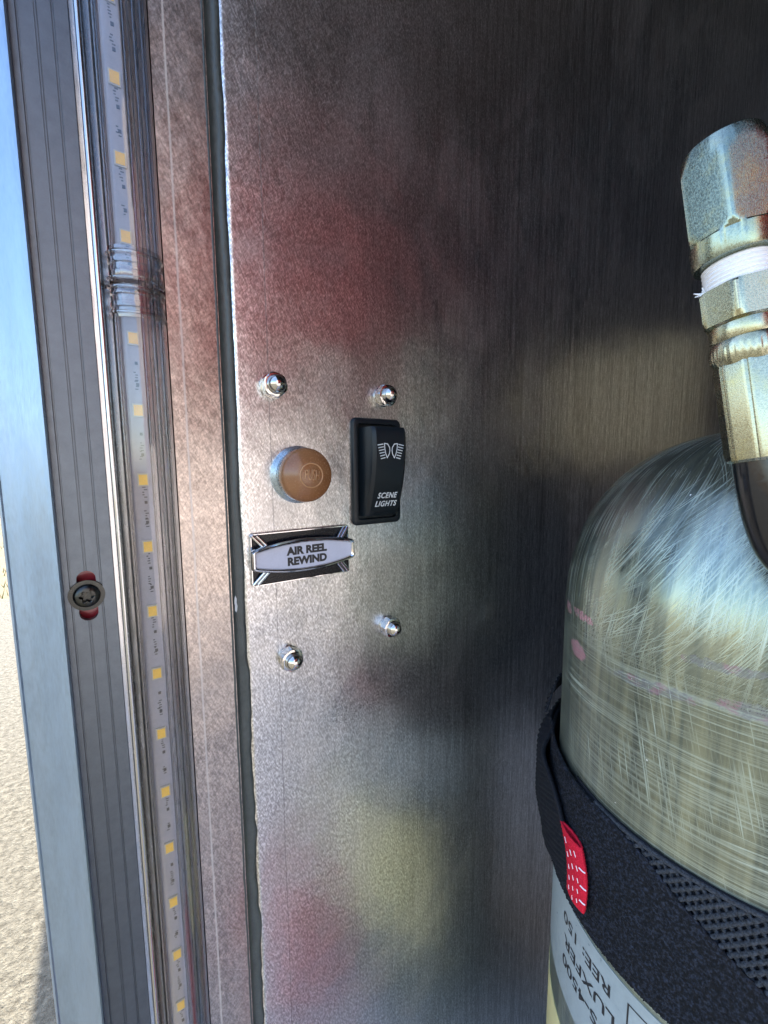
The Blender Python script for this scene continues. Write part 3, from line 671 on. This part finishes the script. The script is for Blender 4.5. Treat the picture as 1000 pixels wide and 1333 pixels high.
# sticker
def patch(name, p0, p1, z0, z1, r, mat, parent, nphi=60):
    V = []; F = []; th = 0.0003
    for k in range(nphi+1):
        a = R_(p0+(p1-p0)*k/nphi)
        V += [cylp(a, z0, r), cylp(a, z1, r), cylp(a, z1, r-th), cylp(a, z0, r-th)]
    for k in range(nphi):
        p = 4*k
        for q in range(4): F.append((p+q, p+(q+1) % 4, p+4+(q+1) % 4, p+4+q))
    F += [(0, 1, 2, 3), (4*nphi+3, 4*nphi+2, 4*nphi+1, 4*nphi)]
    return from_py(name, V, F, mat, parent, smooth=40)
st = patch('sticker', 100, 215, -0.2484, -0.1986, RT+0.0003, M_label, cy)
patch('lower_sticker', 118, 212, -0.372, -0.2680, RT+0.0003, M_label2, cy)  # only a sliver shows; size and yellow shaped for the wall's reflection
bm = bmesh.new(); rs = RT+0.00042
for s_, zc, p_end, sz in (('REE: 150', -0.2085, 145.2, 7.6), ('LUXFER', -0.2193, 146.3, 7.8), ('S-4500', -0.2300, 145.8, 7.6)):
    tm = text_mesh(s_, sz, bold=0.12, align='RIGHT')
    xmax = max(v.co.x for v in tm.vertices); xmin = min(v.co.x for v in tm.vertices)
    tgt = {'REE: 150': 30.5, 'LUXFER': 31.5, 'S-4500': 24.5}[s_]; k = tgt/(xmax-xmin)
    # read upside down: text runs towards smaller angle, its top points down
    text_bm(tm, lambda v: cylp(R_(p_end)+(xmax-v.x)*k*MM/RT, zc-v.y*MM, rs), 1, bm)
from_bm('sticker_text', bm, M_black, st)
bm = bmesh.new()
def arcline(p0, p1, z0, z1):
    for k in range(24):
        a, b = R_(p0+(p1-p0)*k/24), R_(p0+(p1-p0)*(k+1)/24); bm.faces.new([bm.verts.new(cylp(a, z0, rs)), bm.verts.new(cylp(b, z0, rs)), bm.verts.new(cylp(b, z1, rs)), bm.verts.new(cylp(a, z1, rs))])
arcline(174.2, 205, -0.2038, -0.2044); arcline(174.2, 174.7, -0.2044, -0.243); arcline(174.2, 205, -0.243, -0.2436); arcline(204.5, 205, -0.2044, -0.243)
from_bm('sticker_frame', bm, M_black, st)

# ------------------------------------------------------------------ strap around the cylinder
stp = tag(empty('cylinder_strap', (AXX, AXY, -0.19)), 'black loop fastening strap wrapped round the metal gas cylinder', 'strap')
def band(name, p0, p1, ztop, zbot, rad, th, disp, mat, nphi, nz, smooth=180, parent=stp):
    V = []; F = []
    for side in (0, 1):
        for k in range(nphi+1):
            for j in range(nz+1):
                t_ = j/nz; ph = p0(t_)+(p1(t_)-p0(t_))*k/nphi
                zt, zb = ztop(ph), zbot(ph); z = zt+(zb-zt)*t_
                r = rad(ph, t_) + (disp(R_(ph)*RT, (zt-z), t_, k, j) if side == 0 else -th)
                V.append(cylp(R_(ph), z, r))
    m = nz+1; S = (nphi+1)*m
    for k in range(nphi):
        for j in range(nz):
            p = k*m+j; F.append((p, p+m, p+m+1, p+1)); F.append((S+p, S+p+1, S+p+m+1, S+p+m))
        F.append((k*m, S+k*m, S+(k+1)*m, (k+1)*m)); F.append((k*m+nz, (k+1)*m+nz, S+(k+1)*m+nz, S+k*m+nz))
    for j in range(nz):
        F.append((j, j+1, S+j+1, S+j)); q = nphi*m; F.append((q+j, S+q+j, S+q+j+1, q+j+1))
    return from_py(name, V, F, mat, parent, smooth)
C0 = lambda v: (lambda *_: v)
# open weave webbing against the cylinder: columns of chained loops
net = band('net_webbing', C0(150), C0(262), C0(-0.1346), C0(-0.188), C0(RT+0.0007), 0.0005, lambda *a: 0.0, M_web, 90, 6)
ncol = 29
for c in range(ncol):
    bm = bmesh.new(); pts = []; z0 = -0.1354-0.0519*c/(ncol-1)
    if c in (0, ncol-1): pts = [cylp(R_(160+0.5*k), z0, RT+0.0014) for k in range(200)]
    else:
        for k in range(560):
            ph = 162+0.176*k; u = R_(ph)*RT; w_ = u/0.0036*2*math.pi+(math.pi if c % 2 else 0)
            pts.append(cylp(R_(ph), z0+0.00068*math.sin(w_), RT+0.0014+0.00055*math.cos(w_)))
    tube(bm, pts, 0.0009 if c in (0, ncol-1) else 0.00078, 6); from_bm('cord', bm, M_net, net, smooth=180)
rn = rng.normal(size=(700, 260))
def pile(u, v, t_, k, j):
    e = 0.00022*rn[k % 700, j % 260] + 0.00035*noise.noise(Vector((u*900, v*900, 0))) 
    edge = min(t_, 1-t_)
    return e - 0.0008*max(0, 1-edge/0.02)
def sm(x, a, b): x = min(max((x-a)/(b-a), 0), 1); return x*x*(3-2*x)
fz_top = lambda p: -0.1346-0.0005 - 0.0032*sm(p, 166, 178) - (0.00084*max(0, p-177))
fz_bot = lambda p: -0.1925 - 0.0006*max(0, p-192)
band('pile_strap', C0(96), C0(236), fz_top, fz_bot, lambda p, t: RT+0.0036+0.0008*sm(p, 140, 118), 0.0016, pile, M_fuzz, 520, 220)
# doubled webbing end that stands off the cylinder on the wall side
def twill(u, v, t_, k, j):
    a = math.sin((u*0.55+v)*2*math.pi/0.0026); b = math.sin((u*1.0-v*0.15)*2*math.pi/0.0013)
    return 0.00042*a+0.00022*b
edge_p = lambda t: 122+33*(1-(1-t)**3.2)
we_bot = lambda p: -0.1930+0.0115*sm(p, 122, 150)
edge_z = lambda t: -0.1352+(we_bot(edge_p(t))+0.1352)*t
def edge_t(z): return min(np.linspace(0, 1, 400), key=lambda t: abs(edge_z(t)-z))
we_r = lambda p, t: RT + 0.0056 + (0.0046*sm(t, 0.0, 0.14)*(1-0.9*sm(t, 0.55, 1.0)) - 0.0022*(1-sm(t, 0, 0.14)))*sm(p, 148, 124) + 0.0008*sm(p, 135, 150)
band('webbing_end', C0(78), edge_p, C0(-0.1352), we_bot, we_r, 0.0012, twill, M_web, 170, 130)
we2 = lambda p, t: RT + 0.0030 + 0.0025*sm(p, 140, 112)
band('webbing_inner', C0(80), lambda t: 119+8*t, C0(-0.1340), C0(-0.191), we2, 0.0009, twill, M_web, 90, 90)
V = []   # stitched edge of the webbing end
bm = bmesh.new(); tube(bm, [cylp(R_(edge_p(t)), edge_z(t), we_r(edge_p(t), t)+0.0001) for t in np.linspace(0.02, 0.99, 40)], 0.0008, 8); from_bm('webbing_hem', bm, M_web, stp, smooth=60)
# small free corner of webbing behind the cylinder
band('webbing_corner', C0(92), lambda t: 116+8*t, C0(-0.1165), lambda p: -0.1275, lambda p, t: RT+0.004+0.0035*t, 0.0012, twill, M_web, 50, 26)
# red pull tab: a folded loop of ribbon sewn to the hem
tb0, tb1 = -0.1552, -0.1800
TT = np.linspace(0, 1, 200); ZT = np.array([-edge_z(t) for t in TT])
tang = Vector((-fw.x, -fw.y, 0)).normalized()*0.97 + Vector((rt.x, rt.y, 0))*0.24; tang.normalize(); side = Vector((-tang.y, tang.x, 0))
def tabpt(s, t):         # s along the ribbon: out to the fold and back, t down its width
    z = tb0+(tb1-tb0)*t; te = float(np.interp(-z, ZT, TT)); p_e = edge_p(te)
    base = cylp(R_(p_e), z, we_r(p_e, te)+0.0003)
    L = 0.0130-0.003*t
    d_ = L*min(s, 1) if s <= 1 else L*(2-s)
    gap = 0.0013*math.sin(math.pi*min(1, d_/L*0.92))
    return base + tang*d_ + side*(gap if s > 1 else -gap) + Vector((0, 0, -0.001*d_/L))
V = []; F = []; ns, ntt = 44, 60
for k in range(ns+1):
    s = 2*k/ns
    for j in range(ntt+1):
        t = j/ntt; p = tabpt(s, t); q = (tabpt(min(s+.02, 2), t)-tabpt(max(s-.02, 0), t)).cross(Vector((0, 0, 1)))
        q.normalize(); V.append(p + q*(0.00016*math.sin(k*1.57+j*math.pi)+0.0001*math.sin(j*2.1)))
for k in range(ns):
    for j in range(ntt):
        p = k*(ntt+1)+j; F.append((p, p+1, p+ntt+2, p+ntt+1))
tabo = from_py('pull_tab', V, F, M_redtab, stp, smooth=180)
sm_ = tabo.modifiers.new('thickness', 'SOLIDIFY'); sm_.thickness = 0.0009; sm_.offset = 0
for (s0, s1, rows, o_) in ((0.97, 1.06, (0.22, 0.47, 0.72, 0.93), 0), ):
    pass
def stitch(s0, t0, s1, t1, r=0.00028):
    bm = bmesh.new(); pts = []
    for k in range(6):
        f_ = k/5; s = s0+(s1-s0)*f_; t = t0+(t1-t0)*f_
        p = tabpt(s, t); q = (tabpt(min(s+.03, 2), t)-tabpt(max(s-.03, 0), t)).cross(Vector((0, 0, 1))).normalized()
        pts.append((p, q))
    sgn = 1 if (pts[0][1]).dot(CAM-pts[0][0]) > 0 else -1
    tube(bm, [p+q*sgn*0.0006 for p, q in pts], r, 6); return bm
for t in (0.28, 0.54, 0.80): from_bm('stitch', stitch(0.82, t-0.0, 0.99, t+0.0, 0.00028), M_thread, tabo)
for sx in (0.22, 0.48, 0.70):
    for j in range(5):
        t = 0.12+0.18*j+(0.06 if sx == 0.48 else 0); from_bm('stitch', stitch(sx, t, sx+0.04, t+0.06, 0.00015), M_thread, tabo)

# ------------------------------------------------------------------ hose with crimped fitting
A0 = Vector((0.1409, -0.1235, 0.0800)); A1 = Vector((0.1446, -0.1365, 0.0005))
axd = (A1-A0).normalized(); Ltot = (A1-A0).length*1000
hs = tag(empty('air_hose', tuple(A1)), 'black air hose hanging from a zinc plated hex fitting beside the cylinder dome', 'hose')
toC = (CAM-(A0+A1)/2); Mx = axis_matrix(A0, axd, toC)      # local x faces the camera
def hexr(a, n=6): s = 2*math.pi/n; return 1/math.cos(((a+s/2) % s)-s/2)
def hexlathe(bm, rows, rot, n=144):
    rings = []
    for af, lim, h in rows:
        rings.append([bm.verts.new(Mx @ (Vector((min(af*hexr(2*math.pi*k/n+rot), lim)*math.cos(2*math.pi*k/n), min(af*hexr(2*math.pi*k/n+rot), lim)*math.sin(2*math.pi*k/n), h))*MM)) for k in range(n)])
    for p, q in zip(rings, rings[1:]):
        for i in range(n): bm.faces.new((p[i], p[(i+1) % n], q[(i+1) % n], q[i]))
    bm.faces.new(rings[0][::-1]); bm.faces.new(rings[-1])
H = lambda py: 0
bm = bmesh.new()
hexlathe(bm, [(9.0, 8.3, -1.6), (9.0, 8.75, -1.1), (9.0, 9.3, 0.6), (9.0, 9.9, 2.8), (9.0, 10.4, 4.6), (9.0, 10.4, 20.6), (9.0, 10.1, 21.4), (9.0, 9.75, 22.2), (9.6, 9.45, 22.7), (9.6, 9.4, 27.2), (9.6, 9.0, 28.4), (9, 7.4, 28.6)], R_(33))
from_bm('swivel_nut', bm, M_nutbig, hs, smooth=18)
bm = bmesh.new()
pr = [(5, 28.0)]
for k in range(6): pr += [(7.0, 28.7+k*1.05), (7.45, 29.2+k*1.05)]
pr += [(7.0, 35.6), (5, 35.7)]
lathe(bm, pr, Mx, 48); tp = from_bm('thread_tape', bm, M_tape, hs, smooth=50)
bm = bmesh.new()                                     # frayed end of the tape
b0 = Mx @ (Vector((7.0*math.cos(R_(78)), 7.0*math.sin(R_(78)), 34.4))*MM)
lft = -rt
for q in range(9):
    d_ = (lft*random.uniform(.3, 1) + Vector((0, 0, random.uniform(-.25, .5))) + toC.normalized()*random.uniform(0, .6)).normalized(); l_ = random.uniform(.0012, .0034)
    tube(bm, [b0, b0+d_*l_*.5+Vector((0, 0, random.uniform(-.0003, .0003))), b0+d_*l_], [.00045, .0003, .0001], 6)
from_bm('tape_fray', bm, M_tape, tp, smooth=60)
bm = bmesh.new(); hexlathe(bm, [(8.0, 8.6, 35.2), (8.0, 9.25, 35.9), (8.0, 9.25, 43.0), (8.0, 8.6, 44.4), (7.6, 7.6, 44.9)], R_(27)); from_bm('hex_collar', bm, M_ferrule, hs, smooth=18)
bm = bmesh.new()
kn = lambda a, h: 1+(0.013*math.sin(a*34) if 51.0 < h < 54.2 else 0)
lathe(bm, [(7.3, 44.6), (7.5, 45.2), (7.6, 48.6), (7.4, 49.0), (7.7, 49.4), (7.95, 50.6), (8.0, 51.4), (8.02, 52.5), (7.95, 53.6), (7.6, 54.8), (7.2, 55.5)], Mx, 136, rfn=kn); from_bm('crimp_ring', bm, M_ferrule, hs, smooth=40)
bm = bmesh.new()                                    # eight crimped flats
def octo(bm, rows, rot, n=160):
    rings = []
    for af, h in rows:
        ring = []
        for k in range(n):
            a = 2*math.pi*k/n; q = hexr(a+rot, 8); rr = af*min(q, 1.045) - 0.35*max(0, (q-1.06))/0.022*0.6
            ring.append(bm.verts.new(Mx @ (Vector((rr*math.cos(a), rr*math.sin(a), h))*MM)))
        rings.append(ring)
    for p, q in zip(rings, rings[1:]):
        for i in range(n): bm.faces.new((p[i], p[(i+1) % n], q[(i+1) % n], q[i]))
    bm.faces.new(rings[0][::-1]); bm.faces.new(rings[-1])
octo(bm, [(7.0, 54.6), (7.3, 56.2), (7.25, 78.5), (7.05, 80.2), (6.5, 80.9)], R_(20)); from_bm('ferrule', bm, M_ferrule, hs, smooth=20)
e0 = Mx @ Vector((0, 0, 0.0795)); pts = []
ctrl = [e0, e0+axd*0.010, e0+axd*0.020+rt*0.0012, Vector((0.1475, -0.1423, -0.0250))+rt*0.0015, Vector((0.152, -0.153, -0.036)), Vector((0.160, -0.172, -0.047)), Vector((0.172, -0.205, -0.062)), Vector((0.19, -0.25, -0.085)), Vector((0.21, -0.31, -0.13)), Vector((0.22, -0.36, -0.22)), Vector((0.22, -0.38, -0.44))]
def cr(p0, p1, p2, p3, t): return 0.5*((2*p1)+(-p0+p2)*t+(2*p0-5*p1+4*p2-p3)*t*t+(-p0+3*p1-3*p2+p3)*t**3)
for i in range(len(ctrl)-1):
    for k in range(8): pts.append(cr(ctrl[max(i-1, 0)], ctrl[i], ctrl[i+1], ctrl[min(i+2, len(ctrl)-1)], k/8))
bm = bmesh.new(); tube(bm, pts, 0.0060, 28); from_bm('hose', bm, M_hose, hs, smooth=70)
# stub running back from the nut to the valve
bm = bmesh.new(); v0 = Vector((AXX, AXY, ntop+0.06)); t0 = Mx @ Vector((0, 0, 0.004))
tube(bm, [t0, t0.lerp(v0, .3), t0.lerp(v0, .6), v0], 0.005, 16); from_bm('connector', bm, M_ferrule, hs, smooth=60)

# ------------------------------------------------------------------ unseen gear and its shelf, added to tint the brushed wall's reflections
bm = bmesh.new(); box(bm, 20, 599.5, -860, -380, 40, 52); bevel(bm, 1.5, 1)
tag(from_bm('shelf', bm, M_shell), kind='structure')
bag = tag(empty('added_red_bag', (0.27, -0.56, 0.053)), 'unseen bag added to put a red blur in the brushed wall', 'bag')
M_bag = simple('red_fabric', (0.64, 0.075, 0.06), 0, 0.7, 400, 0.4, 0.001, 0.2)
bm = bmesh.new(); MB = Matrix.Translation((0.255, -0.56, -0.02))
rows = [(rrect(185, 120, 60), 73), (rrect(205, 140, 80), 100), (rrect(210, 145, 90), 240), (rrect(200, 135, 90), 340), (rrect(165, 105, 80), 400), (rrect(105, 60, 50), 425)]
loft(bm, MB, rows, True, True); from_bm('bag_body', bm, M_bag, bag, smooth=60)
bm = bmesh.new(); tube(bm, [Vector((0.255+0.09*math.cos(R_(a)), -0.56, 0.40+0.06*math.sin(R_(a)))) for a in range(0, 181, 12)], 0.012, 10); from_bm('handle', bm, M_web, bag, smooth=60)

po = tag(empty('added_tan_pouch', (0.58, -0.14, 0.0)), 'unseen pouch added to put a tan glow left of the hose fitting', 'pouch')
M_tan = simple('tan_canvas', (0.33, 0.26, 0.145), 0, 0.8, 500, 0.4, 0.001, 0.2)  # made-up pouch, there only for its tan reflection
bm = bmesh.new(); MP = Matrix(((0, 0, -1, 0.5995), (1, 0, 0, -0.142), (0, 1, 0, 0.072), (0, 0, 0, 1)))
loft(bm, MP, [(rrect(100, 70, 20), 0), (rrect(104, 74, 24), 14), (rrect(100, 70, 24), 34), (rrect(84, 56, 20), 44)], True, True); from_bm('pouch_body', bm, M_tan, po, smooth=60)
bm = bmesh.new(); loft(bm, MP @ Matrix.Translation((0, 0.028, 0)), [(rrect(101, 44, 14), 20), (rrect(101, 44, 14), 46), (rrect(97, 40, 12), 48)], True, True); from_bm('flap', bm, M_tan, po, smooth=40)
V = []; F = []; N_ = 40
for a in range(N_+1):
    for b in range(N_+1):
        u, v = a/N_*2-1, b/N_*2-1
        h = 0.030*max(0, 1-u*u)*max(0, 1-v*v)**.5*(1+0.8*noise.noise(Vector((u*3, v*3, 2.2)))) + 0.004
        V.append((0.135+0.045*u+0.008*noise.noise(Vector((v*3, 1, 1))), -0.19+0.06*v+0.008*noise.noise(Vector((u*3, 5, 1))), -0.460+h))
for a in range(N_):
    for b in range(N_): p = a*(N_+1)+b; F.append((p, p+N_+1, p+N_+2, p+1))
added_cloth = from_py('added_cloth', V, F, M_bag, smooth=180)  # made-up cloth, there only for its reddish reflection
tag(added_cloth, 'unseen red cloth added to put a pink blur low on the wall', 'added_cloth')
so_ = added_cloth.modifiers.new('thickness', 'SOLIDIFY'); so_.thickness = 0.002; so_.offset = 1
